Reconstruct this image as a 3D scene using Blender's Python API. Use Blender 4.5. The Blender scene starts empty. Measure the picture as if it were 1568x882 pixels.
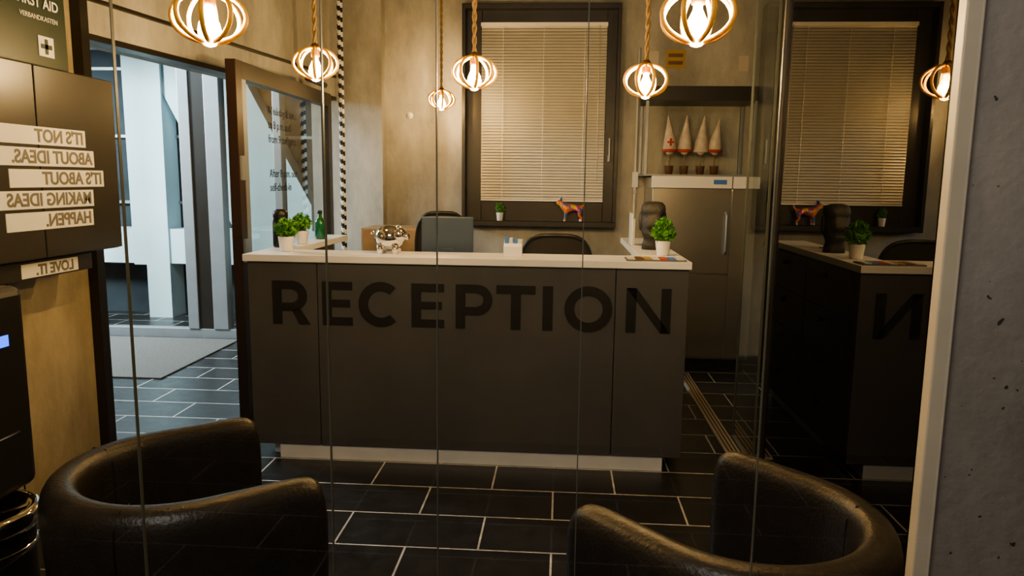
import bpy, bmesh, math, random
from mathutils import Vector, Matrix
random.seed(7)
scene=bpy.context.scene
COL=scene.collection
try: scene.view_settings.look='AgX - Medium High Contrast'
except Exception as e: print(e)

# ------------------------------------------------------------------ materials
def nodes(name):
    m=bpy.data.materials.new(name); m.use_nodes=True
    nt=m.node_tree; b=nt.nodes['Principled BSDF']
    return m,nt,b
def mat(name,col,rough=.5,metal=0,noise=0,nscale=8,bump=0,bscale=30,spec=None,coat=0,emit=None,estr=0):
    m,nt,b=nodes(name)
    b.inputs['Base Color'].default_value=(*col,1)
    b.inputs['Roughness'].default_value=rough
    b.inputs['Metallic'].default_value=metal
    if spec is not None: b.inputs['Specular IOR Level'].default_value=spec
    if coat: b.inputs['Coat Weight'].default_value=coat
    if emit: 
        b.inputs['Emission Color'].default_value=(*emit,1); b.inputs['Emission Strength'].default_value=estr
    tc=nt.nodes.new('ShaderNodeTexCoord')
    if noise:
        n=nt.nodes.new('ShaderNodeTexNoise'); n.inputs['Scale'].default_value=nscale; n.inputs['Detail'].default_value=6
        nt.links.new(tc.outputs['Object'],n.inputs['Vector'])
        r=nt.nodes.new('ShaderNodeValToRGB')
        r.color_ramp.elements[0].position=.3; r.color_ramp.elements[1].position=.7
        r.color_ramp.elements[0].color=(*[c*(1-noise) for c in col],1)
        r.color_ramp.elements[1].color=(*[min(1,c*(1+noise)) for c in col],1)
        nt.links.new(n.outputs['Fac'],r.inputs['Fac']); nt.links.new(r.outputs['Color'],b.inputs['Base Color'])
    if bump:
        n2=nt.nodes.new('ShaderNodeTexNoise'); n2.inputs['Scale'].default_value=bscale; n2.inputs['Detail'].default_value=4
        nt.links.new(tc.outputs['Object'],n2.inputs['Vector'])
        bp=nt.nodes.new('ShaderNodeBump'); bp.inputs['Strength'].default_value=bump; bp.inputs['Distance'].default_value=.01
        nt.links.new(n2.outputs['Fac'],bp.inputs['Height']); nt.links.new(bp.outputs['Normal'],b.inputs['Normal'])
    return m
def concrete(name,col,pits=True,rough=.6,var=.36,pscale=48,pmax=.30):
    m,nt,b=nodes(name); N=nt.nodes; L=nt.links
    tc=N.new('ShaderNodeTexCoord')
    mp=N.new('ShaderNodeMapping'); mp.inputs['Scale'].default_value=(1,1,.45); L.new(tc.outputs['Object'],mp.inputs['Vector'])
    n=N.new('ShaderNodeTexNoise'); n.inputs['Scale'].default_value=2.4; n.inputs['Detail'].default_value=9; n.inputs['Roughness'].default_value=.65
    L.new(mp.outputs[0],n.inputs['Vector'])
    r=N.new('ShaderNodeValToRGB'); r.color_ramp.elements[0].position=.34; r.color_ramp.elements[1].position=.68
    r.color_ramp.elements[0].color=(*[c*(1-var) for c in col],1); r.color_ramp.elements[1].color=(*[c*(1+var) for c in col],1)
    L.new(n.outputs['Fac'],r.inputs['Fac'])
    last=r.outputs['Color']
    if pits:
        v=N.new('ShaderNodeTexVoronoi'); v.inputs['Scale'].default_value=pscale
        nn=N.new('ShaderNodeTexNoise'); nn.inputs['Scale'].default_value=60
        L.new(tc.outputs['Object'],nn.inputs['Vector'])
        mv=N.new('ShaderNodeVectorMath'); mv.operation='MULTIPLY_ADD'; mv.inputs[1].default_value=(.02,.02,.02)
        L.new(nn.outputs['Color'],mv.inputs[0]); L.new(tc.outputs['Object'],mv.inputs[2]); L.new(mv.outputs[0],v.inputs['Vector'])
        sep=N.new('ShaderNodeSeparateColor'); L.new(v.outputs['Color'],sep.inputs[0])
        pw_=N.new('ShaderNodeMath'); pw_.operation='POWER'; pw_.inputs[1].default_value=7; L.new(sep.outputs[0],pw_.inputs[0])
        ml=N.new('ShaderNodeMath'); ml.operation='MULTIPLY'; ml.inputs[1].default_value=pmax; L.new(pw_.outputs[0],ml.inputs[0])
        gt=N.new('ShaderNodeMath'); gt.operation='GREATER_THAN'; L.new(v.outputs['Distance'],gt.inputs[0]); L.new(ml.outputs[0],gt.inputs[1])
        mr=N.new('ShaderNodeMath'); mr.operation='MULTIPLY_ADD'; mr.inputs[1].default_value=.8; mr.inputs[2].default_value=.2; L.new(gt.outputs[0],mr.inputs[0])
        mx=N.new('ShaderNodeMixRGB'); mx.blend_type='MULTIPLY'; mx.inputs[0].default_value=1
        L.new(last,mx.inputs[1]); L.new(mr.outputs[0],mx.inputs[2]); last=mx.outputs[0]
    L.new(last,b.inputs['Base Color'])
    f=N.new('ShaderNodeTexNoise'); f.inputs['Scale'].default_value=45; f.inputs['Detail'].default_value=6
    L.new(tc.outputs['Object'],f.inputs['Vector'])
    bp=N.new('ShaderNodeBump'); bp.inputs['Strength'].default_value=.3; bp.inputs['Distance'].default_value=.008
    L.new(f.outputs['Fac'],bp.inputs['Height']); L.new(bp.outputs['Normal'],b.inputs['Normal'])
    b.inputs['Roughness'].default_value=rough
    return m
def glass(name,tint=(1,1,1),base=0.0,rough=0.0,gloss=(1,1,1)):
    m=bpy.data.materials.new(name); m.use_nodes=True; nt=m.node_tree; nt.nodes.clear(); N=nt.nodes; L=nt.links
    o=N.new('ShaderNodeOutputMaterial'); mix=N.new('ShaderNodeMixShader'); t=N.new('ShaderNodeBsdfTransparent'); g=N.new('ShaderNodeBsdfGlossy')
    t.inputs[0].default_value=(*tint,1); g.inputs['Roughness'].default_value=rough; g.inputs['Color'].default_value=(*gloss,1)
    fr=N.new('ShaderNodeLayerWeight'); fr.inputs['Blend'].default_value=.5
    pw_=N.new('ShaderNodeMath'); pw_.operation='POWER'; pw_.inputs[1].default_value=4.5; L.new(fr.outputs['Facing'],pw_.inputs[0])
    ad=N.new('ShaderNodeMath'); ad.operation='ADD'; ad.use_clamp=True; ad.inputs[1].default_value=base
    L.new(pw_.outputs[0],ad.inputs[0]); L.new(ad.outputs[0],mix.inputs[0]); L.new(t.outputs[0],mix.inputs[1]); L.new(g.outputs[0],mix.inputs[2]); L.new(mix.outputs[0],o.inputs[0])
    return m
def tiles():
    m,nt,b=nodes('slate_tiles'); N=nt.nodes; L=nt.links
    tc=N.new('ShaderNodeTexCoord'); mp=N.new('ShaderNodeMapping'); mp.inputs['Location'].default_value=(6.014,-2.817+6.0,0)
    L.new(tc.outputs['Object'],mp.inputs['Vector'])
    br=N.new('ShaderNodeTexBrick'); br.inputs['Scale'].default_value=1; br.inputs['Brick Width'].default_value=.6; br.inputs['Row Height'].default_value=.3
    br.inputs['Mortar Size'].default_value=.0045; br.inputs['Mortar Smooth'].default_value=.1; br.inputs['Bias'].default_value=0
    br.inputs['Color1'].default_value=(.017,.0175,.019,1); br.inputs['Color2'].default_value=(.030,.030,.033,1); br.inputs['Mortar'].default_value=(.58,.56,.53,1)
    L.new(mp.outputs[0],br.inputs['Vector'])
    n=N.new('ShaderNodeTexNoise'); n.inputs['Scale'].default_value=9; n.inputs['Detail'].default_value=9; n.inputs['Roughness'].default_value=.7
    L.new(tc.outputs['Object'],n.inputs['Vector'])
    r=N.new('ShaderNodeValToRGB'); r.color_ramp.elements[0].position=.35; r.color_ramp.elements[1].position=.75
    r.color_ramp.elements[0].color=(.7,.7,.7,1); r.color_ramp.elements[1].color=(1.5,1.5,1.5,1)
    L.new(n.outputs['Fac'],r.inputs['Fac'])
    mx=N.new('ShaderNodeMixRGB'); mx.blend_type='MULTIPLY'; mx.inputs[0].default_value=1
    L.new(br.outputs['Color'],mx.inputs[1]); L.new(r.outputs['Color'],mx.inputs[2]); L.new(mx.outputs[0],b.inputs['Base Color'])
    rr=N.new('ShaderNodeMath'); rr.operation='MULTIPLY_ADD'; rr.inputs[1].default_value=.32; rr.inputs[2].default_value=.18
    L.new(n.outputs['Fac'],rr.inputs[0]); L.new(rr.outputs[0],b.inputs['Roughness'])
    bp=N.new('ShaderNodeBump'); bp.inputs['Strength'].default_value=.3; bp.inputs['Distance'].default_value=.004
    L.new(n.outputs['Fac'],bp.inputs['Height']); L.new(bp.outputs['Normal'],b.inputs['Normal'])
    return m
M={}
M['conc']=concrete('concrete_warm',(.37,.352,.31),pits=False)
M['conc2']=concrete('concrete_column',(.225,.205,.18),pits=True,var=.32)
M['ochre']=concrete('concrete_ochre',(.33,.275,.19),pits=False)
M['tile']=tiles()
M['ceil']=concrete('concrete_ceiling',(.13,.12,.10),pits=False)
M['counter']=mat('counter_laminate',(.080,.079,.082),.42,noise=.12,nscale=3)
M['black']=mat('black_vinyl',(.004,.004,.004),.5)
M['white']=mat('white_laminate',(.78,.77,.77),.35,noise=.03)
M['plinth']=mat('plinth_grey',(.68,.69,.71),.4,noise=.05)
M['dark']=mat('dark_bronze_frame',(.018,.014,.011),.4,noise=.15)
M['maroon']=mat('dark_wood_post',(.03,.014,.01),.4,noise=.2,nscale=5)
M['alu']=mat('aluminium',(.30,.32,.34),.45,metal=.5,noise=.05)
M['leather']=mat('black_leather',(.024,.020,.017),.38,noise=.2,nscale=20,bump=.2,bscale=120)
M['blackplastic']=mat('black_plastic',(.012,.012,.012),.35,noise=.05)
M['stone']=mat('dark_grey_stone',(.035,.033,.032),.6,noise=.3,nscale=30,bump=.4,bscale=80)
M['chrome']=mat('chrome',(.85,.83,.8),.06,metal=1)
M['steel']=mat('stainless_steel',(.56,.53,.48),.28,metal=.88,noise=.06,nscale=3)
M['blind']=mat('blind_slat',(.78,.74,.66),.36,metal=.25,noise=.03)
M['cab']=mat('cabinet_brown',(.034,.030,.026),.3,noise=.06)
M['green']=mat('first_aid_green',(.008,.022,.014),.4,noise=.05)
M['signw']=mat('sign_white',(.64,.63,.60),.6,noise=.03)
M['signt']=mat('sign_text',(.14,.13,.12),.6)
M['rope']=mat('hemp_rope',(.30,.19,.09),.9,noise=.3,nscale=60)
M['hoop']=mat('gold_hoop',(.85,.50,.09),.5,metal=.2,noise=.1)
M['brass']=mat('socket_brass',(.25,.15,.06),.4,metal=.8)
M['potw']=mat('white_ceramic',(.75,.72,.68),.3)
M['leaf']=mat('leaf_green',(.08,.26,.03),.5,noise=.5,nscale=30)
M['soil']=mat('soil',(.03,.02,.012),.9,noise=.3)
M['wood']=mat('light_wood',(.30,.20,.11),.55,noise=.3,nscale=6)
M['laptop']=mat('blue_grey_shell',(.08,.11,.16),.3,metal=.4,noise=.04)
M['bottle']=mat('green_bottle',(.01,.12,.05),.15,coat=.5)
M['blue']=mat('blue_cards',(.06,.2,.6),.5)
M['terr']=mat('brown_pot',(.16,.08,.04),.6,noise=.2)
M['hat']=mat('felt_white',(.68,.58,.52),.9,noise=.15,nscale=25)
M['hatr']=mat('felt_red',(.5,.08,.06),.9,noise=.2)
M['yellow']=mat('yellow_label',(.42,.28,.09),.6,noise=.1)
M['facade']=mat('facade_white',(.60,.74,.80),.7,noise=.06,nscale=2)
M['facdark']=mat('facade_dark',(.045,.055,.065),.9,noise=.3,nscale=2,spec=.05)
M['mat']=mat('entrance_mat',(.13,.125,.115),.95,noise=.35,nscale=90,bump=.5,bscale=200)
M['mesh']=mat('mesh_fabric',(.015,.013,.012),.8,noise=.3,nscale=80)
M['strip']=mat('wall_profile_cream',(.55,.49,.40),.45,noise=.06)
M['edge']=mat('glass_edge',(.09,.095,.08),.3)
M['led']=mat('blue_led',(.02,.05,.3),.3,emit=(.03,.12,1),estr=3)
M['glassF']=glass('clear_glass',(.93,.94,.92),0.035)
M['glassL']=glass('door_glass',(.80,.86,.84),0.06)
M['mirror']=glass('dark_reflective_glass',(.10,.10,.09),.20,gloss=(.85,.82,.78))
def bulbmat():
    m=bpy.data.materials.new('bulb_glow'); m.use_nodes=True; nt=m.node_tree; nt.nodes.clear(); N=nt.nodes; L=nt.links
    o=N.new('ShaderNodeOutputMaterial'); a=N.new('ShaderNodeMixShader'); t=N.new('ShaderNodeBsdfTransparent'); e=N.new('ShaderNodeEmission')
    e.inputs[0].default_value=(1,.55,.15,1); e.inputs[1].default_value=70; a.inputs[0].default_value=.5
    L.new(t.outputs[0],a.inputs[1]); L.new(e.outputs[0],a.inputs[2]); L.new(a.outputs[0],o.inputs[0]); return m
M['bulb']=bulbmat()
M['fil']=mat('filament',(1,.8,.4),.5,emit=(1,.75,.4),estr=400)

# ------------------------------------------------------------------ mesh builder
class MB:
    def __init__(s,name): s.n=name; s.v=[]; s.f=[]; s.mi=[]; s.sm=[]; s.mats=[]
    def mid(s,m):
        if m not in s.mats: s.mats.append(m)
        return s.mats.index(m)
    def add(s,vs,fs,m,smooth=False):
        o=len(s.v); s.v+= [tuple(v) for v in vs]; k=s.mid(m)
        for f in fs: s.f.append([i+o for i in f]); s.mi.append(k); s.sm.append(smooth)
    def box(s,a,b,m,bev=0.0,mtx=None):
        x0,y0,z0=a; x1,y1,z1=b
        if bev<=0:
            vs=[(x0,y0,z0),(x1,y0,z0),(x1,y1,z0),(x0,y1,z0),(x0,y0,z1),(x1,y0,z1),(x1,y1,z1),(x0,y1,z1)]
            fs=[(0,3,2,1),(4,5,6,7),(0,1,5,4),(1,2,6,5),(2,3,7,6),(3,0,4,7)]
            if mtx: vs=[mtx@Vector(v) for v in vs]
            s.add(vs,fs,m); return
        bm=bmesh.new(); bmesh.ops.create_cube(bm,size=1)
        for v in bm.verts: v.co=Vector(((x0+x1)/2+v.co.x*(x1-x0),(y0+y1)/2+v.co.y*(y1-y0),(z0+z1)/2+v.co.z*(z1-z0)))
        bmesh.ops.bevel(bm,geom=bm.edges[:],offset=bev,segments=3,profile=.5,affect='EDGES')
        if mtx:
            for v in bm.verts: v.co=mtx@v.co
        bm.verts.index_update()
        s.add([v.co[:] for v in bm.verts],[[v.index for v in f.verts] for f in bm.faces],m,False); bm.free()
    def tube(s,pts,r,m,n=10,smooth=True,cap=True,closed=False):
        pts=[Vector(p) for p in pts]; N=len(pts)
        rs=r if isinstance(r,(list,tuple)) else [r]*N
        vs=[];prev=None
        for i,p in enumerate(pts):
            if closed: t=(pts[(i+1)%N]-pts[i-1]).normalized()
            else: t=(pts[min(i+1,N-1)]-pts[max(i-1,0)]).normalized()
            if prev is None:
                a=Vector((0,0,1)) if abs(t.z)<.9 else Vector((1,0,0))
                u=t.cross(a).normalized()
            else: u=(prev-t*prev.dot(t)).normalized()
            w=t.cross(u); prev=u
            for k in range(n):
                an=2*math.pi*k/n; vs.append(p+(u*math.cos(an)+w*math.sin(an))*rs[i])
        fs=[]
        for i in range(N if closed else N-1):
            for k in range(n):
                a=i*n+k;b=i*n+(k+1)%n;j=(i+1)%N
                fs.append((a,b,j*n+(k+1)%n,j*n+k))
        if cap and not closed: fs.append(tuple(range(n))[::-1]); fs.append(tuple((N-1)*n+k for k in range(n)))
        s.add(vs,fs,m,smooth)
    def lathe(s,c,prof,m,n=24,smooth=True,sx=1,sy=1):
        vs=[];fs=[]
        for r,z in prof:
            for k in range(n):
                a=2*math.pi*k/n; vs.append((c[0]+r*sx*math.cos(a),c[1]+r*sy*math.sin(a),c[2]+z))
        for i in range(len(prof)-1):
            for k in range(n): fs.append((i*n+k,i*n+(k+1)%n,(i+1)*n+(k+1)%n,(i+1)*n+k))
        fs.append(tuple(range(n))[::-1]); fs.append(tuple((len(prof)-1)*n+k for k in range(n)))
        s.add(vs,fs,m,smooth)
    def ball(s,c,r,m,n=16,mtx=None):
        rx,ry,rz=r if isinstance(r,(tuple,list)) else (r,r,r)
        vs=[];fs=[];h=n//2
        for i in range(h+1):
            ph=math.pi*(i/h)*.998+.001
            for k in range(n):
                a=2*math.pi*k/n; v=Vector((rx*math.sin(ph)*math.cos(a),ry*math.sin(ph)*math.sin(a),rz*math.cos(ph)))
                if mtx: v=mtx@v
                vs.append(v+Vector(c))
        for i in range(h):
            for k in range(n): fs.append((i*n+k,(i+1)*n+k,(i+1)*n+(k+1)%n,i*n+(k+1)%n))
        s.add(vs,fs,m,True)
    def poly(s,pts,d,m):
        n=len(pts); P=[Vector(p) for p in pts]; D=Vector(d)
        vs=P+[p+D for p in P]
        fs=[tuple(range(n)),tuple(range(n,2*n))[::-1]]+[(i,(i+1)%n,n+(i+1)%n,n+i) for i in range(n)]
        s.add(vs,fs,m)
    def pane(s,pts,m): s.add(pts,[(0,1,2,3)],m)
    def build(s,bevel=0,parent=None,sub=0):
        me=bpy.data.meshes.new(s.n); me.from_pydata(s.v,[],s.f)
        for m in s.mats: me.materials.append(m)
        for p,k,q in zip(me.polygons,s.mi,s.sm): p.material_index=k; p.use_smooth=q
        me.update()
        bm=bmesh.new(); bm.from_mesh(me); bmesh.ops.recalc_face_normals(bm,faces=bm.faces[:]); bm.to_mesh(me); bm.free()
        o=bpy.data.objects.new(s.n,me); COL.objects.link(o)
        if bevel:
            b=o.modifiers.new('b','BEVEL'); b.width=bevel; b.segments=2; b.limit_method='ANGLE'
        if sub:
            b=o.modifiers.new('s','SUBSURF'); b.levels=sub; b.render_levels=sub
        if parent: o.parent=parent
        return o
def empty(name):
    o=bpy.data.objects.new(name,None); COL.objects.link(o); return o
def text(name,body,size,loc,cols,m,parent=None,ext=.0008,off=0,align='LEFT',sx=1):
    c=bpy.data.curves.new(name,'FONT'); c.body=body; c.size=size; c.extrude=ext; c.offset=off; c.align_x=align
    c.materials.append(m)
    o=bpy.data.objects.new(name,c); COL.objects.link(o)
    X,Y,Z=[Vector(v) for v in cols]
    mt=Matrix(((X.x*sx,Y.x,Z.x,loc[0]),(X.y*sx,Y.y,Z.y,loc[1]),(X.z*sx,Y.z,Z.z,loc[2]),(0,0,0,1)))
    o.matrix_world=mt
    if parent: o.parent=parent
    return o

# ------------------------------------------------------------------ room shell
CZ=3.15; BY=6.45
def simple(name,a,b,m,bev=0):
    q=MB(name); q.box(a,b,m); return q.build(bevel=bev)
simple('floor',(-9,-1.5,-.1),(3,13,0),M['tile'])
simple('ceiling',(-2.6,-1.5,CZ),(2.2,BY+.3,CZ+.1),M['ceil'])
q=MB('wall_back')
q.box((-1.54,BY,0),(-.80,BY+.25,CZ),M['conc']); q.box((.40,BY,0),(2.0,BY+.25,CZ),M['conc'])
q.box((-.80,BY,0),(.40,BY+.25,1.2),M['conc']); q.box((-.80,BY,2.9),(.40,BY+.25,CZ),M['conc'])
q.build()
simple('wall_back_pier',(-2.15,BY-.14,0),(-1.54,BY+.25,CZ),M['conc'])
q=MB('wall_left')
q.box((-2.55,-1.5,0),(-2.35,3.50,CZ),M['ochre'])
q.box((-2.352,3.50,0),(-2.30,3.56,2.35),M['dark'])
for y in (1.35,2.55): q.box((-2.352,y,0),(-2.345,y+.012,CZ),M['black'])
q.box((-2.352,2.95,0),(-2.345,2.956,CZ),M['black'])
q.build()
q=MB('wall_left_upper')
A=Vector((-2.35,3.56,0));B=Vector((-1.97,BY-.1,0)); d=(B-A).normalized(); nrm=Vector((d.y,-d.x,0))
def pl(z0,z1,th,m,ofs=0):
    a=A+nrm*ofs;b=B+nrm*ofs
    q.poly([a+Vector((0,0,z0)),b+Vector((0,0,z0)),b+Vector((0,0,z1)),a+Vector((0,0,z1))],nrm*-th,m)
pl(2.35,CZ,.2,M['conc']); q.build()
q=MB('trim_door_header'); pl(2.17,2.35,.26,M['conc'],.03); pl(2.335,2.355,.05,M['dark'],.05); pl(2.15,2.18,.1,M['dark'],.045); q.build(bevel=.004)
simple('wall_right',(1.75,2.0,0),(1.95,BY,CZ),M['ceil'])
simple('wall_front',(-2.6,-1.6,0),(2.2,-1.5,CZ),M['conc'])
simple('wall_vestibule_left',(-6.1,3.0,0),(-6.0,6.7,2.9),M['ochre'])
simple('wall_vestibule_front',(-6.1,3.0,0),(-2.56,3.1,2.9),M['ochre'])
simple('ceiling_vestibule',(-6.1,3.0,2.9),(-2.36,6.7,3.0),M['ceil'])

q=MB('concrete_column')
q.poly([(.70,1.35,0),(1.9,1.25,0),(1.9,2.2,0),(1.12,2.16,0)],(0,0,CZ),M['conc2'])
q.build()
q=MB('trim_column_profile'); q.box((.668,1.335,0),(.699,1.365,CZ),M['strip']); q.build(bevel=.003)

# ------------------------------------------------------------------ back window
q=MB('window_1')
x0,x1,z0,z1=-.857,.455,1.107,2.936; yf=6.30
q.box((x0,yf,z0),(x1,BY+.02,z0+.045),M['dark']); q.box((x0,yf,z1-.04),(x1,BY+.02,z1),M['dark'])
q.box((x0,yf,z0+.045),(x0+.03,BY+.02,z1-.04),M['dark']); q.box((x1-.03,yf,z0+.045),(x1,BY+.02,z1-.04),M['dark'])
for a,b in (((-.83,6.40,1.15),(-.70,6.47,2.9)),((.345,6.40,1.15),(.43,6.47,2.9)),((-.70,6.40,1.15),(.345,6.47,1.32)),((-.70,6.40,2.80),(.345,6.47,2.9))):
    q.box(a,b,M['dark'])
q.box((-.70,6.50,1.3),(.345,6.51,2.82),M['facdark'])
q.box((.375,6.37,1.66),(.40,6.40,1.72),M['alu']); q.box((.38,6.355,1.66),(.395,6.37,1.86),M['alu'])
q.build(bevel=.004)
q=MB('venetian_blind')
n=58; bz0,bz1=1.335,2.775
q.box((-.705,6.36,bz1-.01),(.347,6.395,bz1+.02),M['blind']); q.box((-.70,6.365,bz0-.012),(.343,6.39,bz0),M['blind'])
for i in range(n):
    z=bz0+.016+(bz1-bz0-.03)*i/(n-1)
    mt=Matrix.Translation((0,6.378,z))@Matrix.Rotation(math.radians(57),4,'X')
    vs=[];fs=[]
    for j in range(5):
        t_=-1+2*j/4; yy=.0148*t_; zz=.0022*(1-t_*t_)
        for xx in (-.70,.343): vs.append(mt@Vector((xx,yy,zz)))
    for j in range(4): fs.append((2*j,2*j+1,2*j+3,2*j+2))
    q.add(vs,fs,M['blind'],True)
for x in (-.52,-.18,.16): q.box((x,6.358,bz0),(x+.003,6.361,bz1),M['blind'])
q.tube([(.28,6.352,2.77),(.285,6.35,1.5)],.003,M['blind'])
q.build()

q=MB('formwork_plug'); 
q.tube([(-1.33,BY-.006,2.04),(-1.33,BY-.001,2.04)],.03,M['signw'],n=20); q.build()

q=MB('striped_pole')
R_=.022;nn=12;H=CZ;step=.012;rings=int(H/step)
vs=[];fa=[];fb=[]
for i in range(rings+1):
    for k in range(nn):
        a=2*math.pi*k/nn; vs.append((-1.735+R_*math.cos(a),5.8+R_*math.sin(a),i*H/rings))
for i in range(rings):
    for k in range(nn):
        f=(i*nn+k,i*nn+(k+1)%nn,(i+1)*nn+(k+1)%nn,(i+1)*nn+k)
        ((fa) if ((i+k*6/nn)%6)<3 else fb).append(f)
q.add(vs,fa,M['black'],True); q.add(vs,fb,M['potw'],True); q.build()

# ------------------------------------------------------------------ door leaf
q=MB('door_1')
X=-1.89
q.box((X-.03,4.19,0),(X+.03,4.27,2.16),M['maroon']); q.box((X-.03,5.86,0),(X+.03,5.94,2.16),M['dark'])
q.box((X-.03,4.27,2.06),(X+.03,5.86,2.16),M['dark']); q.box((X-.03,4.27,0),(X+.03,5.86,.1),M['dark'])
q.box((X-.028,4.27,.0),(X+.028,4.33,2.06),M['alu'])
q.pane([(X,4.33,.1),(X,5.86,.1),(X,5.86,2.06),(X,4.33,2.06)],M['glassL'])
for zz in (1.0,1.48): 
    q.box((X+.03,4.20,zz),(X+.045,4.25,zz+.14),M['alu'])
q.tube([(X+.03,4.225,1.05),(X+.09,4.225,1.05),(X+.09,4.36,1.05)],.010,M['alu'])
q.tube([(X+.06,5.3,2.20),(X+.06,5.7,2.20)],.02,M['dark'])
dr=q.build(bevel=.003)
rows=[('Weekdays 8 a.m.',1.90),('to 8 p.m. and',1.81),('from 9 to 8 p.m.',1.72),('After 8 p.m. our',1.50),('self-check-in',1.41)]
for i,(t,z) in enumerate(rows):
    text('lettering',t,.075,(X+.004,4.7,z),((0,1,0),(0,0,1),(1,0,0)),M['black'],parent=dr)

q=MB('window_2')
Y=6.6
q.box((-6,Y-.05,0),(-2.1,Y+.05,.09),M['alu']); q.box((-6,Y-.05,2.62),(-2.1,Y+.05,2.75),M['alu'])
for x,w in ((-5.0,.06),(-4.34,.06),(-3.40,.10),(-3.14,.14),(-2.55,.07),(-2.15,.1)):
    q.box((x-w/2,Y-.06,.09),(x+w/2,Y+.06,2.62),M['alu'])
q.box((-3.35,Y-.045,.09),(-3.2,Y-.03,2.62),M['dark'])
q.pane([(-6,Y,.09),(-2.1,Y,.09),(-2.1,Y,2.62),(-6,Y,2.62)],M['glassF'])
q.box((-6,Y-.05,2.75),(-2.1,Y+.05,3.0),M['ceil'])
q.build(bevel=.004)
simple('entrance_mat',(-4.6,5.15,0),(-2.95,6.5,.012),M['mat'],.004)
q=MB('facade_building')
FY=7.5
q.box((-9,FY+.3,-.2),(-1,FY+.4,5),M['facdark'])
def W(x,y,dy=0):
    return (FY*(-.658+(x+10-155)*.00096),FY+dy,1.5+(269.5-y)*.00094*FY)
def pp(pts,dy=0,mm='facade'): q.poly([W(*p,dy) for p in pts],(0,.28-dy,0),M[mm])
pp([(200,-40),(257,-40),(257,540),(222,540),(222,402),(203,402)],.0)
pp([(100,348),(520,348),(520,400),(100,400)],.02)
pp([(225,-40),(290,-40),(470,310),(470,440),(380,400),(257,150)],.04)
pp([(280,-40),(340,-40),(340,75),(315,60)],.05)
for zz in (.6,1.2,1.9,2.6):
    q.box((-6.5,FY+.25,zz),(-2,FY+.3,zz+.03),M['alu'])
q.build()

# left cabinet with mirrored lettering
q=MB('wall_cabinet')
q.box((-2.35,2.05,1.165),(-2.075,3.33,1.925),M['cab'])
q.box((-2.075,2.06,1.17),(-2.055,2.81,1.92),M['cab']); q.box((-2.075,2.817,1.17),(-2.055,3.325,1.92),M['cab'])
q.box((-2.35,2.05,1.085),(-2.10,3.16,1.158),M['cab'])
cb=q.build(bevel=.003)
lines=[('IT\'S NOT',1.625,3.09),('ABOUT IDEAS.',1.542,3.14),("IT'S ABOUT",1.459,3.20),('MAKING IDEAS',1.376,3.12),('HAPPEN.',1.293,3.11)]
q=MB('lettering_strips')
for t,z,ye in lines: q.box((-2.055,ye-.056*max(len(t),9),z-.010),(-2.0525,ye+.01,z+.060),M['signw'])
q.box((-2.10,2.72,1.092),(-2.098,3.06,1.148),M['signw'])
q.build(parent=cb)
for t,z,ye in lines:
    text('lettering',t,.070,(-2.052,ye-.005,z+.002),((0,-1,0),(0,0,1),(-1,0,0)),M['signt'],parent=cb,off=.002,sx=1.05)
text('lettering','LOVE IT.',.058,(-2.0975,3.03,1.10),((0,-1,0),(0,0,1),(-1,0,0)),M['signt'],parent=cb,off=.002,sx=1.05)
q=MB('first_aid_box')
q.box((-2.33,2.60,1.926),(-2.12,3.13,2.27),M['green'],bev=.012)
fa_=q.build()
q=MB('cross_label'); cy0=2.99; cz0=2.015
q.box((-2.119,cy0-.045,cz0-.04),(-2.117,cy0+.045,cz0+.04),M['signw']); q.box((-2.117,cy0-.009,cz0-.03),(-2.1155,cy0+.009,cz0+.03),M['green']); q.box((-2.117,cy0-.033,cz0-.009),(-2.1155,cy0+.033,cz0+.009),M['green']); q.build(parent=fa_)
text('lettering','FIRST AID',.055,(-2.117,2.84,2.165),((0,1,0),(0,0,1),(1,0,0)),M['signw'],parent=fa_,off=.001)
text('lettering','VERBANDKASTEN',.027,(-2.117,2.85,2.115),((0,1,0),(0,0,1),(1,0,0)),M['signw'],parent=fa_)

# beverage dispenser
q=MB('water_dispenser')
cx,cy=-1.60,1.76
q.lathe((cx+.06,cy,0),[(.12,0),(.13,.01),(.13,.55),(.12,.56)],M['blackplastic'],n=36)
q.box((cx-.17,cy-.15,0),(cx,cy+.15,1.2),M['blackplastic'],bev=.02)
q.box((cx-.16,cy-.15,.635),(cx+.13,cy+.15,1.2),M['blackplastic'],bev=.025)
q.lathe((cx+.06,cy,.56),[(.11,0),(.142,.003),(.15,.02),(.148,.045),(.135,.055),(.118,.05),(.112,.035)],M['chrome'],n=40)
q.lathe((cx+.06,cy,.50),[(.131,0),(.133,.004),(.133,.010),(.131,.014)],M['chrome'],n=40)
q.box((cx+.129,cy+.035,1.045),(cx+.132,cy+.075,1.075),M['led'])
q.box((cx+.129,cy-.06,.80),(cx+.1315,cy+.09,.804),M['chrome'])
q.build()

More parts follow.
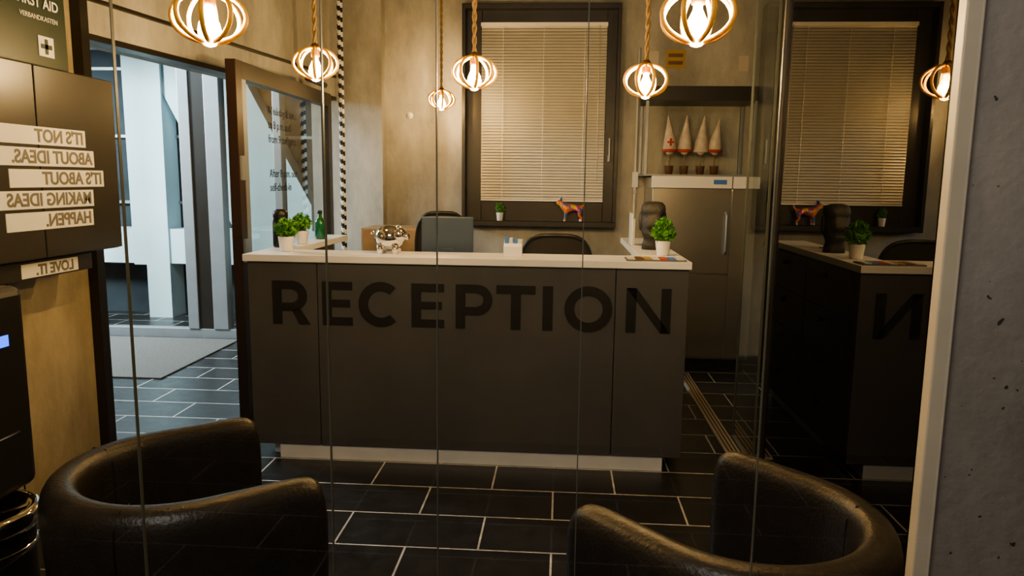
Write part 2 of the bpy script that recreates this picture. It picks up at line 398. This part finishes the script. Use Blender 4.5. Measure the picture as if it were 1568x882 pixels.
# ------------------------------------------------------------------ reception counter
q=MB('reception_counter')
yf=3.716
q.box((-1.628,yf,.08),(-1.262,yf+.03,1.067),M['counter']); q.box((-1.258,yf,.08),(.278,yf+.03,1.067),M['counter']); q.box((.282,yf,.08),(.642,yf+.03,1.067),M['counter'])
q.box((-1.26,yf+.02,.08),(.28,yf+.035,1.067),M['black'])
q.box((-1.625,yf+.03,.08),(.64,yf+.05,1.067),M['counter'])
q.box((-1.628,yf+.05,.08),(-1.60,5.05,1.067),M['counter'])
q.box((.615,yf+.05,.08),(.642,5.25,1.067),M['counter'])
for k in range(4):
    za=.10+k*.24
    for ya,yb in ((3.80,4.48),(4.50,5.20)):
        q.box((.642,ya,za),(.655,yb,za+.232),M['counter'])
        q.tube([(.655,(ya+yb)/2-.0,za+.18),(.685,(ya+yb)/2,za+.18)],.016,M['black'])
q.box((-1.645,3.695,1.068),(.652,4.0,1.104),M['white']); q.box((-1.645,4.0,1.068),(-1.50,5.1,1.104),M['white']); q.box((.42,4.0,1.068),(.652,5.28,1.104),M['white'])
q.box((-1.49,3.725,.0),(.55,4.2,.078),M['plinth'])
q.box((-1.55,3.80,.0),(-1.5,5.0,.08),M['plinth']); q.box((.5,4.2,0),(.6,5.2,.08),M['plinth'])
q.box((-1.60,3.77,.72),(.615,4.45,.75),M['white']); q.box((-1.60,4.45,.72),(-1.1,5.05,.75),M['white']); q.box((.05,4.45,.72),(.615,5.25,.75),M['white'])
cnt=q.build(bevel=.002)

# RECEPTION letters
q=MB('reception_lettering')
zb,zt=.738,.968; T=.05; yb=3.7125; D=(0,.003,0)
def rc(x0,x1,z0,z1): q.poly([(x0,yb,z0),(x1,yb,z0),(x1,yb,z1),(x0,yb,z1)],D,M['black'])
def arc(cx,cz,rx,rz,t,a0,a1,n=28):
    vs=[];fs=[]
    for i in range(n+1):
        a=math.radians(a0+(a1-a0)*i/n)
        for (yy) in (yb,yb+.003):
            vs.append((cx+rx*math.cos(a),yy,cz+rz*math.sin(a))); vs.append((cx+(rx-t)*math.cos(a),yy,cz+(rz-t)*math.sin(a)))
    for i in range(n):
        b=i*4; fs+=[(b,b+4,b+5,b+1),(b+2,b+3,b+7,b+6),(b,b+2,b+6,b+4),(b+1,b+5,b+7,b+3)]
    q.add(vs,fs,M['black'])
def E(x0,x1):
    rc(x0,x0+T,zb,zt); rc(x0+T,x1,zb,zb+.043); rc(x0+T,x1,zt-.043,zt); rc(x0+T,x1-.012,.834,.874)
def P(x0,x1):
    rc(x0,x0+T,zb,zt); r=.08; cz=zt-r; cxx=x1-r
    rc(x0+T,cxx,zt-.044,zt); rc(x0+T,cxx,zt-2*r,zt-2*r+.044); arc(cxx,cz,r,r,.047,-90,90)
P(-1.50,-1.315); q.poly([(-1.40,yb,.815),(-1.355,yb,.825),(-1.30,yb,zb),(-1.358,yb,zb)],D,M['black'])
E(-1.235,-1.075)
arc(-.925,(zb+zt)/2,.118,.119,.05,48,312)
E(-.765,-.595); P(-.535,-.345)
rc(-.325,-.125,zt-.045,zt); rc(-.25,-.20,zb,zt-.045)
rc(-.088,-.036,zb,zt)
arc(.145,(zb+zt)/2,.122,.119,.05,0,360,44)
rc(.335,.385,zb,zt); rc(.51,.56,zb,zt); q.poly([(.335,yb,zt),(.385,yb,zt),(.56,yb,zb),(.51,yb,zb)],D,M['black'])
q.build(parent=None)

# ------------------------------------------------------------------ small things
def plant(name,x,y,z,pr=.042,ph=.08,fr=.06,n=260,fh=.1):
    q=MB(name)
    q.lathe((x,y,z),[(pr*.72,0),(pr*.78,.004),(pr,ph*.95),(pr,ph),(pr*.88,ph),(pr*.85,ph*.85)],M['potw'])
    q.lathe((x,y,z+ph*.8),[(pr*.86,0),(pr*.5,.006)],M['soil'],n=16)
    for i in range(10):
        a=random.random()*6.28; rr=fr*.6*random.random()
        q.tube([(x,y,z+ph*.85),(x+rr*.5*math.cos(a),y+rr*.5*math.sin(a),z+ph+fh*.4),(x+rr*math.cos(a),y+rr*math.sin(a),z+ph+fh*.8)],.0018,M['leaf'],n=5)
    for i in range(n):
        u=Vector((random.gauss(0,1),random.gauss(0,1),random.gauss(0,1))).normalized()*(random.random()**.4)
        c=Vector((x+u.x*fr,y+u.y*fr,z+ph+fh*.45+u.z*fh*.55))
        s=.016*fr/.06+random.random()*.004
        t=Vector((random.gauss(0,1),random.gauss(0,1),random.gauss(.6,1))).normalized(); w=t.cross(Vector((random.gauss(0,1),random.gauss(0,1),random.gauss(0,1)))).normalized(); nn_=t.cross(w)
        q.add([c-t*s,c+w*s*.45+nn_*s*.15,c+t*s,c-w*s*.45+nn_*s*.15],[(0,1,2,3)],M['leaf'])
    return q.build()
ZT=1.105
plant('potted_plant',-1.48,3.88,ZT); plant('potted_plant',-1.555,4.33,ZT); plant('potted_plant',.55,4.03,ZT,fr=.065,fh=.12)
plant('potted_plant',-.53,6.335,1.153,pr=.032,ph=.07,fr=.04,n=120,fh=.09)

q=MB('green_bottle'); q.lathe((-1.57,4.72,ZT),[(.03,0),(.034,.004),(.034,.10),(.028,.125),(.014,.14),(.014,.165)],M['bottle']); q.lathe((-1.57,4.72,ZT+.165),[(.016,0),(.016,.02)],M['blackplastic'],n=12); q.build()
q=MB('thermos_jug'); q.lathe((-1.60,4.12,ZT),[(.04,0),(.045,.01),(.045,.14),(.038,.165),(.042,.17),(.042,.20),(.02,.215)],M['blackplastic'])
q.tube([(-1.56,4.12,ZT+.15),(-1.525,4.12,ZT+.14),(-1.525,4.12,ZT+.06),(-1.56,4.12,ZT+.04)],.007,M['blackplastic']); q.build()
q=MB('piggy_bank'); px,py,pz=-.915,3.89,ZT
q.ball((px,py,pz+.085),(.082,.066,.066),M['chrome'],n=28)
q.ball((px+.055,py-.02,pz+.10),(.042,.040,.042),M['chrome'],n=20)
q.tube([(px+.085,py-.035,pz+.095),(px+.108,py-.045,pz+.092)],.017,M['chrome'],n=16)
for sx_,sy_ in ((-.045,-.035),(-.045,.035),(.035,-.038),(.035,.035)): q.tube([(px+sx_,py+sy_,pz),(px+sx_,py+sy_,pz+.045)],[.015,.02],M['chrome'],n=12)
for s_ in (-1,1): q.tube([(px+.05,py-.015+s_*.024,pz+.128),(px+.062,py-.02+s_*.036,pz+.158)],[.016,.003],M['chrome'],n=8)
q.tube([(px-.08,py,pz+.1),(px-.095,py+.01,pz+.115),(px-.10,py,pz+.10),(px-.092,py-.008,pz+.105)],.004,M['chrome'],n=6)
q.build()
q=MB('card_dispenser'); a,b_=-.30,3.86
q.poly([(a,b_-.03,ZT),(a,b_+.04,ZT),(a,b_+.04,ZT+.085),(a,b_-.03,ZT+.05)],(.095,0,0),M['white'])
for k in range(4): q.box((a+.004+k*.023,b_+.0,ZT+.05),(a+.023+k*.023,b_+.035,ZT+.098-.004*k),M['blue'] if k%2==0 else M['signw'])
q.build()
q=MB('leaflet_tray')
q.box((.33,3.72,ZT),(.63,3.86,ZT+.006),M['signt'])
cols=[M['signw'],M['terr'],M['yellow'],M['signw'],M['hatr'],M['blue'],M['signw']]
for k in range(7): q.box((.34+k*.041,3.73,ZT+.006),(.374+k*.041,3.85,ZT+.010),cols[k])
q.build()
q=MB('brochure_stand'); q.box((.43,4.55,ZT),(.435,4.75,ZT+.2),M['white']); q.box((.43,4.55,ZT),(.50,4.75,ZT+.005),M['white']); q.box((.436,4.57,ZT+.005),(.45,4.73,ZT+.17),M['signw']); q.build(bevel=.001)

q=MB('moai_statue'); gx,gy=.535,4.40
prof=[(0,.060,-.050,.055),(.03,.058,-.052,.052),(.05,.050,-.048,.046),(.07,.050,-.060,.046),(.085,.058,-.078,.048),(.10,.064,-.080,.052),
 (.115,.066,-.070,.056),(.13,.066,-.078,.058),(.14,.066,-.072,.060),(.155,.068,-.074,.060),(.19,.068,-.066,.062),(.205,.066,-.058,.062),(.215,.070,-.080,.064),(.235,.071,-.082,.064),(.26,.066,-.070,.060),(.275,.052,-.052,.046),(.28,.03,-.03,.03)]
nv=28; vs=[];fs=[]
for z,wx,fy_,by_ in prof:
    for k in range(nv):
        a=2*math.pi*k/nv; c=math.cos(a); s_=math.sin(a)
        xx=math.copysign(abs(c)**.75,c)*wx; yy=(by_ if s_>0 else -fy_)*math.copysign(abs(s_)**.75,s_)
        if s_<-.9 and .13<z<.215: yy-=.028*(1-(z-.135)/.09*.5)
        vs.append((gx+xx,gy+yy,ZT+z))
m_=len(prof)
for i in range(m_-1):
    for k in range(nv): fs.append((i*nv+k,i*nv+(k+1)%nv,(i+1)*nv+(k+1)%nv,(i+1)*nv+k))
fs.append(tuple(range(nv))[::-1]); fs.append(tuple((m_-1)*nv+k for k in range(nv)))
q.add(vs,fs,M['stone'],True)
for s_ in (-1,1):
    q.ball((gx+s_*.070,gy+.005,ZT+.165),(.012,.02,.058),M['stone'],n=12)
    q.ball((gx+s_*.032,gy-.060,ZT+.195),(.016,.010,.010),M['black'],n=10)
q.box((gx-.03,gy-.083,ZT+.112),(gx+.03,gy-.070,ZT+.116),M['black'])
q.build()

q=MB('computer_monitor')
mt=Matrix.Translation((-.66,4.25,0))@Matrix.Rotation(math.radians(6),4,'Z')
q.box((-.15,-.01,.97),(.15,.012,1.285),M['laptop'],bev=.006,mtx=mt); q.box((-.145,.012,.975),(.145,.014,1.28),M['black'],mtx=mt)
q.box((-.03,-.03,.76),(.03,-.01,1.1),M['laptop'],mtx=mt); q.box((-.11,-.08,.751),(.11,.08,.762),M['laptop'],mtx=mt); q.build()

def office_chair(name,x,y,zt,w,rot=0):
    q=MB(name); mt=Matrix.Translation((x,y,0))@Matrix.Rotation(rot,4,'Z')
    def T_(p): return mt@Vector(p)
    pts=[];n=36;zc=zt-.27;hh=.27
    for i in range(n):
        a=2*math.pi*i/n; c=math.cos(a);s_=math.sin(a)
        px_=math.copysign(abs(c)**.55,c)*w/2; pz_=math.copysign(abs(s_)**.7,s_)*hh
        pts.append(T_((px_,-.22+.10*(px_/(w/2))**2*.6,zc+pz_)))
    q.tube(pts,.013,M['blackplastic'],n=8,closed=True)
    k=12;vs=[];fs=[]
    for i in range(k+1):
        zz=zc-hh+2*hh*i/k; sz=(zz-zc)/hh; ww=w/2*max(0.05,(1-abs(sz)**2.2))**.3
        for j in range(k+1):
            xx=-ww+2*ww*j/k; vs.append(T_((xx,-.22+.06*(xx/(w/2))**2,zz)))
    for i in range(k):
        for j in range(k): fs.append((i*(k+1)+j,i*(k+1)+j+1,(i+1)*(k+1)+j+1,(i+1)*(k+1)+j))
    q.add(vs,fs,M['mesh'],True)
    q.tube([T_((0,-.24,zc)),T_((0,-.27,.5)),T_((0,0,.42))],.025,M['blackplastic'])
    q.box((-.23,-.2,.44),(.23,.24,.51),M['leather'],bev=.03,mtx=mt)
    q.tube([T_((0,0,.44)),T_((0,0,.1))],.025,M['chrome'])
    for i in range(5):
        a=i*2*math.pi/5; q.tube([T_((0,0,.13)),T_((.27*math.cos(a),.27*math.sin(a),.08))],[.025,.014],M['blackplastic']); q.ball(T_((.27*math.cos(a),.27*math.sin(a),.032)),.03,M['blackplastic'],n=10)
    for s_ in (-1,1):
        q.tube([T_((s_*.22,0,.47)),T_((s_*.27,0,.5)),T_((s_*.27,0,.66))],.014,M['blackplastic']); q.box((s_*.27-.03,-.12,.66),(s_*.27+.03,.12,.69),M['blackplastic'],bev=.01,mtx=mt)
    return q.build()
office_chair('office_chair',-.03,4.78,1.165,.45)
office_chair('office_chair',-.84,5.10,1.28,.34,rot=.2)

q=MB('wooden_drawer_cabinet')
q.box((-1.50,5.45,0),(-1.02,5.85,1.13),M['wood'])
for k in range(4):
    q.box((-1.49,5.435,.06+k*.27),(-1.03,5.45,.06+k*.27+.255),M['wood']); q.box((-1.30,5.425,.24+k*.27),(-1.19,5.435,.25+k*.27),M['black'])
q.build(bevel=.004)

def dog(x,y,z,sc):
    cols=[mat('dog_orange',(.65,.18,.03),.3,coat=.4),mat('dog_blue',(.05,.16,.5),.3,coat=.4),mat('dog_pink',(.6,.06,.22),.3,coat=.4),mat('dog_yellow',(.7,.45,.05),.3,coat=.4),mat('dog_white',(.7,.65,.6),.3,coat=.4)]
    root=empty('dog_figurine')
    V=[(0,0,.62,.15),(.30,0,.63,.15),(-.30,0,.62,.19),(-.46,0,.76,.15),(-.58,0,.90,.16),(-.76,0,.84,.095),
       (-.30,.12,.45,.09),(-.31,.13,.22,.06),(-.31,.13,.05,.055),(-.36,.13,.03,.05),
       (-.30,-.12,.45,.09),(-.34,-.13,.22,.06),(-.35,-.13,.05,.055),(-.40,-.13,.03,.05),
       (.33,.12,.47,.11),(.27,.13,.30,.065),(.37,.13,.19,.048),(.35,.13,.05,.05),(.30,.13,.03,.045),
       (.34,-.12,.47,.11),(.30,-.13,.30,.065),(.42,-.13,.19,.048),(.40,-.13,.05,.05),(.35,-.13,.03,.045),
       (.44,0,.70,.05),(.54,0,.82,.035),(.56,0,.95,.025)]
    Ed=[(0,1),(0,2),(2,3),(3,4),(4,5),(2,6),(6,7),(7,8),(8,9),(2,10),(10,11),(11,12),(12,13),(1,14),(14,15),(15,16),(16,17),(17,18),(1,19),(19,20),(20,21),(21,22),(22,23),(1,24),(24,25),(25,26)]
    me=bpy.data.meshes.new('body'); me.from_pydata([(x+v[0]*sc,y+v[1]*sc,z+v[2]*sc) for v in V],Ed,[])
    o=bpy.data.objects.new('body',me); COL.objects.link(o)
    sk=o.modifiers.new('skin','SKIN')
    for i,v in enumerate(V): me.skin_vertices[0].data[i].radius=(v[3]*sc,v[3]*sc)
    me.skin_vertices[0].data[0].use_root=True
    sb=o.modifiers.new('sub','SUBSURF'); sb.levels=2; sb.render_levels=2
    dg=bpy.context.evaluated_depsgraph_get(); m2=bpy.data.meshes.new_from_object(o.evaluated_get(dg)); bpy.data.objects.remove(o)
    o=bpy.data.objects.new('body',m2); COL.objects.link(o); o.parent=root
    m2.materials.clear()
    for c in cols: m2.materials.append(c)
    for p in m2.polygons:
        c=p.center; u=(c.x-x)/sc; w=(c.z-z)/sc
        k=int((math.sin(u*9+1)+math.sin(w*11+u*5)+math.sin((c.y-y)/sc*13))*1.2+2.5)%4
        if u<-.5: k=0 if w>.84 else 3
        if w<.1: k=4
        p.material_index=k; p.use_smooth=True
    q=MB('ears')
    for s_ in (-1,1): q.tube([(x-.56*sc,y+s_*.07*sc,z+.97*sc),(x-.52*sc,y+s_*.10*sc,z+1.10*sc),(x-.50*sc,y+s_*.12*sc,z+1.14*sc)],[.055*sc,.035*sc,.006*sc],cols[1],n=8)
    q.ball((x-.855*sc,y,z+.865*sc),.03*sc,M['black'],n=8)
    for s_ in (-1,1): q.ball((x-.66*sc,y+s_*.10*sc,z+.95*sc),.02*sc,M['black'],n=8)
    q.build(parent=root)
dog(.09,6.34,1.153,.185)

# ------------------------------------------------------------------ fridge & niche
BW=BY-.01
q=MB('refrigerator')
fx0,fx1,fy=.70,1.50,5.86
q.box((fx0,fy,.10),(fx1,BW,1.535),M['steel'])
q.box((fx0+.005,fy-.025,.12),(fx0+.60,fy,.78),M['steel']); q.box((fx0+.005,fy-.025,.79),(fx0+.60,fy,1.45),M['steel'])
q.box((fx0+.61,fy-.025,.12),(fx1-.005,fy,1.45),M['steel'])
q.box((fx0-.01,fy-.04,1.455),(fx0+.60,fy,1.545),M['white']); q.box((fx0+.61,fy-.04,1.455),(fx1+.01,fy,1.545),M['white'])
q.box((fx0+.46,fy-.042,1.485),(fx0+.56,fy-.04,1.52),M['blue'])
q.box((fx0+.03,fy+.02,0),(fx0+.08,fy+.07,.1),M['black']); q.box((fx1-.08,fy+.02,0),(fx1-.03,fy+.07,.1),M['black']); q.box((fx0+.02,fy+.05,.0),(fx1-.02,BW,.1),M['black'])
q.tube([(fx0+.57,fy-.03,.95),(fx0+.57,fy-.06,.97),(fx0+.57,fy-.06,1.25),(fx0+.57,fy-.03,1.27)],.01,M['alu'])
q.build(bevel=.004)
q=MB('glass_display_cabinet')
c0,c1=.64,1.50
q.box((c0,5.98,2.13),(c1,BW,2.24),M['dark']); 
for x in (c0,c1-.025): q.box((x,5.98,1.56),(x+.025,6.0,2.13),M['alu']); q.box((x,BW-.02,1.56),(x+.025,BW,2.13),M['alu'])
q.box((c0,5.98,1.546),(c1,BW,1.56),M['alu']); q.box((c0+.03,BW-.012,1.56),(c1-.03,BW-.002,2.13),M['conc'])
q.pane([(c0+.025,5.987,1.57),(c1-.025,5.987,1.57),(c1-.025,5.987,2.12),(c0+.025,5.987,2.12)],M['glassF'])
q.build(bevel=.002)
def gnome(x,y,z,h,lean,red=False,cross=False):
    q=MB('gnome_figurine')
    q.lathe((x,y,z),[(.028,0),(.036,.065),(.038,.07),(.03,.07)],M['terr'],n=16)
    q.tube([(x,y,z+.065),(x,y,z+.17)],.005,M['wood'],n=6)
    q.ball((x,y,z+.19),(.036,.03,.035),M['hat'],n=12)
    q.tube([(x,y,z+.18),(x+lean*.15,y,z+.20+h*.3),(x+lean*.6,y,z+.2+h*.7),(x+lean,y,z+.2+h)],[.058,.045,.02,.004],M['hat'],n=14)
    q.tube([(x-.0,y,z+.178),(x,y,z+.20)],[.060,.059],M['hatr'] if red else M['hat'],n=14)
    if cross:
        q.box((x-.008,y-.058,z+.225),(x+.008,y-.046,z+.285),M['hatr']); q.box((x-.026,y-.056,z+.247),(x+.026,y-.044,z+.263),M['hatr'])
    q.ball((x,y-.035,z+.20),.010,M['wood'],n=8)
    q.build()
for x,h,l,r,c in ((.86,.27,-.02,True,True),(.98,.27,.01,True,False),(1.11,.27,.02,False,False),(1.22,.25,.03,True,False)): gnome(x,6.15,1.561,h,l,r,c)
q=MB('warning_label'); q.box((.84,BY-.004,2.44),(1.0,BY-.001,2.59),M['yellow']); q.box((.86,BY-.006,2.47),(.98,BY-.004,2.50),M['terr']); q.box((.86,BY-.006,2.53),(.98,BY-.004,2.56),M['terr']); q.build()
q=MB('notice_sheet'); q.box((.70,BY-.004,2.45),(.78,BY-.001,2.58),M['strip']); q.build()
q=MB('notice_sheet'); q.box((1.44,BY-.004,2.42),(1.52,BY-.001,2.54),M['strip']); q.build()
q=MB('conduit_pipe'); q.tube([(.615,BY-.03,0.2),(.615,BY-.03,2.6)],.011,M['white'],n=10)
for z in (.6,1.4,2.2): q.box((.60,BY-.045,z),(.63,BW,z+.03),M['alu'])
q.box((.59,BY-.05,1.45),(.64,BW,1.58),M['white']); q.build()
q=MB('trim_floor_track'); q.box((.94,3.95,0),(1.02,5.75,.015),M['strip'])
for k in range(3): q.box((.955+k*.022,3.95,.015),(.962+k*.022,5.75,.02),M['brass'])
q.build()

# ------------------------------------------------------------------ reflective glass leaf, right
q=MB('door_2')
q.pane([(1.06,2.17,.03),(1.06,3.72,.03),(1.06,3.72,CZ-.05),(1.06,2.17,CZ-.05)],M['mirror'])
q.box((1.05,3.715,.0),(1.085,3.745,CZ-.02),M['dark']); q.box((1.085,3.74,0),(1.095,3.76,CZ-.02),M['edge'])
q.box((1.05,2.17,0),(1.09,3.74,.03),M['dark']); q.box((1.05,2.17,CZ-.05),(1.09,3.74,CZ),M['dark'])
q.box((1.095,2.17,0),(1.11,3.74,CZ-.05),M['dark'])
q.build()
q=MB('glass_panel'); q.pane([(1.034,3.80,.03),(1.034,4.25,.03),(1.034,4.25,CZ-.02),(1.034,3.80,CZ-.02)],M['glassL']); q.box((1.028,3.795,.03),(1.04,3.80,CZ-.02),M['edge']); q.box((1.028,4.25,.03),(1.04,4.255,CZ-.02),M['edge'])
q.box((1.025,3.80,0),(1.043,4.25,.03),M['alu']); q.build()

# ------------------------------------------------------------------ front glass partition
q=MB('glass_partition')
xs=[-2.34,-1.25,-.787,-.417,-.218,.038,.358,.667]; gy=1.28
for a,b in zip(xs[:-1],xs[1:]):
    q.pane([(a+.0008,gy+.004,.01),(b-.0008,gy+.004,.01),(b-.0008,gy+.004,CZ),(a+.0008,gy+.004,CZ)],M['glassF'])
for x in xs[1:-1]:
    q.box((x-.0009,gy,.01),(x+.0009,gy+.008,CZ),M['edge'])
q.box((-2.34,gy-.012,0),(.667,gy+.02,.012),M['alu'])
q.build()

# ------------------------------------------------------------------ tub chairs
def tub(name,cx,cy,ang):
    root=empty(name)
    mt=Matrix.Translation((cx,cy,0))@Matrix.Rotation(math.radians(ang),4,'Z')
    r=.283;t=.088;L_=.28
    path=[]
    for i in range(8): path.append((Vector((L_*(1-i/8),r,0)),Vector((0,1,0))))
    for i in range(25):
        a=math.pi/2+math.pi*i/24; path.append((Vector((r*math.cos(a),r*math.sin(a),0)),Vector((math.cos(a),math.sin(a),0))))
    for i in range(8): path.append((Vector((L_*(i+1)/8,-r,0)),Vector((0,-1,0))))
    n=len(path); q=MB('shell'); vs=[];k=0
    for i,(p,nv) in enumerate(path):
        e=min(i,n-1-i)
        H=.755
        if e==0: H-=.022
        if e==1: H-=.006
        prof=[(t/2-.045,.07),(t/2-.03,.20),(t/2-.005,.45),(t/2+.006,H-.10),(t/2+.006,H-.045),(t/2-.008,H-.012),(t/4-.008,H),(-t/4+.005,H),(-t/2+.008,H-.014),(-t/2,H-.05),(-t/2,H-.12),(-t/2+.005,.42),(-t/2+.01,.30),(-t/2+.01,.07)]
        k=len(prof)
        sc=.80 if e==0 else 1
        for o_,z in prof: 
            v=p+nv*o_*sc; v.z=z; 
            vs.append(mt@v)
    fs=[]
    for i in range(n-1):
        for j in range(k): fs.append((i*k+j,i*k+(j+1)%k,(i+1)*k+(j+1)%k,(i+1)*k+j))
    fs.append(tuple(range(k))); fs.append(tuple((n-1)*k+j for j in range(k))[::-1])
    q.add(vs,fs,M['leather'],True); q.build(parent=root,sub=1)
    q=MB('seams')
    for i in (13,27):
        p,nv=path[i]; H=.755
        q.tube([mt@(p+nv*o_+Vector((0,0,z))) for o_,z in ((t/2+.0,.40),(t/2+.006,H-.10),(t/2+.005,H-.04),(t/4,H-.003),(-t/4,H-.003),(-t/2-.0,H-.04),(-t/2-.0,H-.12),(-t/2-.0,.45))],.0015,M['black'],n=6)
    q.build(parent=root)
    q=MB('seat'); ri=r-t/2+.002; out=[]
    for i in range(25):
        a=math.pi/2+math.pi*i/24; out.append((ri*math.cos(a),ri*math.sin(a)))
    out+=[(.20,-ri),(.27,-ri+.03),(.285,0),(.27,ri-.03),(.20,ri)]
    vs=[];m_=len(out)
    for z,s_ in ((.07,.97),(.30,.985),(.305,.97),(.31,.985),(.40,1.0),(.425,.97),(.437,.85),(.442,.5)):
        for (a,b) in out: vs.append(mt@Vector((a*s_+.02*(1-s_),b*s_,z)))
    fs=[]
    for i in range(7):
        for j in range(m_): fs.append((i*m_+j,i*m_+(j+1)%m_,(i+1)*m_+(j+1)%m_,(i+1)*m_+j))
    fs.append(tuple(range(m_))); fs.append(tuple(7*m_+j for j in range(m_)))
    q.add(vs,fs,M['leather'],True); q.build(parent=root)
    q=MB('feet')
    for a,b in ((.2,.2),(.2,-.2),(-.17,.17),(-.17,-.17)): q.tube([mt@Vector((a,b,0)),mt@Vector((a,b,.08))],.022,M['blackplastic'],n=12)
    q.build(parent=root)
tub('tub_armchair',-.985,1.805,39); tub('tub_armchair',.445,1.665,133)

# ------------------------------------------------------------------ pendant lamps
def pendant(x,y,z,R=.105,pw=112):
    q=MB('pendant_lamp')
    hh=.072
    for k in range(4):
        a=math.pi*k/4+.25
        pts=[]
        for i in range(32):
            b=2*math.pi*i/32; rr=R*math.cos(b)
            pts.append((x+rr*math.cos(a),y+rr*math.sin(a),z+hh*math.sin(b)))
        q.tube(pts,.0075,M['hoop'],n=8,closed=True)
    q.lathe((x,y,z+.03),[(.019,0),(.021,.01),(.021,.05),(.014,.062)],M['brass'],n=16)
    for ph in (0,math.pi):
        pts=[];N=int((CZ-z-.09)/.012)
        for i in range(N+1):
            zz=z+.09+(CZ-z-.09)*i/N; an=ph+i*.7; pts.append((x+.006*math.cos(an),y+.006*math.sin(an),zz))
        q.tube(pts,.0065,M['rope'],n=6)
    q.lathe((x,y,CZ-.03),[(.05,0),(.05,.03)],M['brass'],n=20)
    q.lathe((x,y,z+.035),[(.012,0),(.014,-.02),(.030,-.055),(.034,-.075),(.030,-.10),(.016,-.117),(.004,-.121)],M['bulb'],n=20)
    q.tube([(x-.008,y,z-.0),(x-.010,y,z-.05),(x+.0,y,z-.065),(x+.010,y,z-.05),(x+.008,y,z-.0)],.003,M['fil'],n=6)
    q.build()
    l=bpy.data.lights.new('pendant_light','POINT'); l.energy=pw; l.color=(1,.675,.30); l.shadow_soft_size=.02
    o=bpy.data.objects.new('pendant_light',l); o.location=(x,y,z-.03); COL.objects.link(o)
for a in ((-1.20,3.6,2.045),(-.43,3.6,2.005),(.38,3.6,1.97)): pendant(*a)
for a in ((-1.05,2.2,1.965),(.37,2.2,1.965)): pendant(*a)
pendant(-.98,6.0,2.13,pw=62)

# ------------------------------------------------------------------ lights
def area(name,loc,target,size,power,col):
    l=bpy.data.lights.new(name,'AREA'); l.energy=power; l.size=size; l.color=col
    o=bpy.data.objects.new(name,l); o.location=loc; COL.objects.link(o)
    o.rotation_euler=(Vector(target)-Vector(loc)).to_track_quat('-Z','Y').to_euler()
area('vestibule_fill_light',(-3.6,5.0,2.85),(-3.6,5.0,0),1.0,80,(.78,.90,1))  # added cool fill that brightens the vestibule floor, no actual fitting
area('facade_fill_light',(-5.6,5.4,2.6),(-4.3,7.5,1.3),.7,330,(.78,.93,1))  # added fill, set inside the vestibule and aimed out to brighten the facade
area('lobby_ceiling_light',(-.6,-.4,3.1),(.6,1.0,.8),1.2,72,(1,.94,.88))
w=bpy.data.worlds.new('night_sky'); scene.world=w; w.use_nodes=True
w.node_tree.nodes['Background'].inputs[0].default_value=(.42,.44,.48,1); w.node_tree.nodes['Background'].inputs[1].default_value=.1

# ------------------------------------------------------------------ camera
yaw,pitch,roll=.066,.1454,.0121
f=Vector((-math.sin(yaw)*math.cos(pitch),math.cos(yaw)*math.cos(pitch),-math.sin(pitch)))
r=Vector((math.cos(yaw),math.sin(yaw),0)); u=r.cross(f)
r2=r*math.cos(roll)+u*math.sin(roll); u2=-r*math.sin(roll)+u*math.cos(roll)
cam=bpy.data.cameras.new('camera'); co=bpy.data.objects.new('camera',cam); COL.objects.link(co)
cam.sensor_width=36; cam.lens=1152.3*36/1600; cam.clip_start=.02
co.matrix_world=Matrix(((r2.x,u2.x,-f.x,0),(r2.y,u2.y,-f.y,0),(r2.z,u2.z,-f.z,1.5),(0,0,0,1)))
scene.camera=co
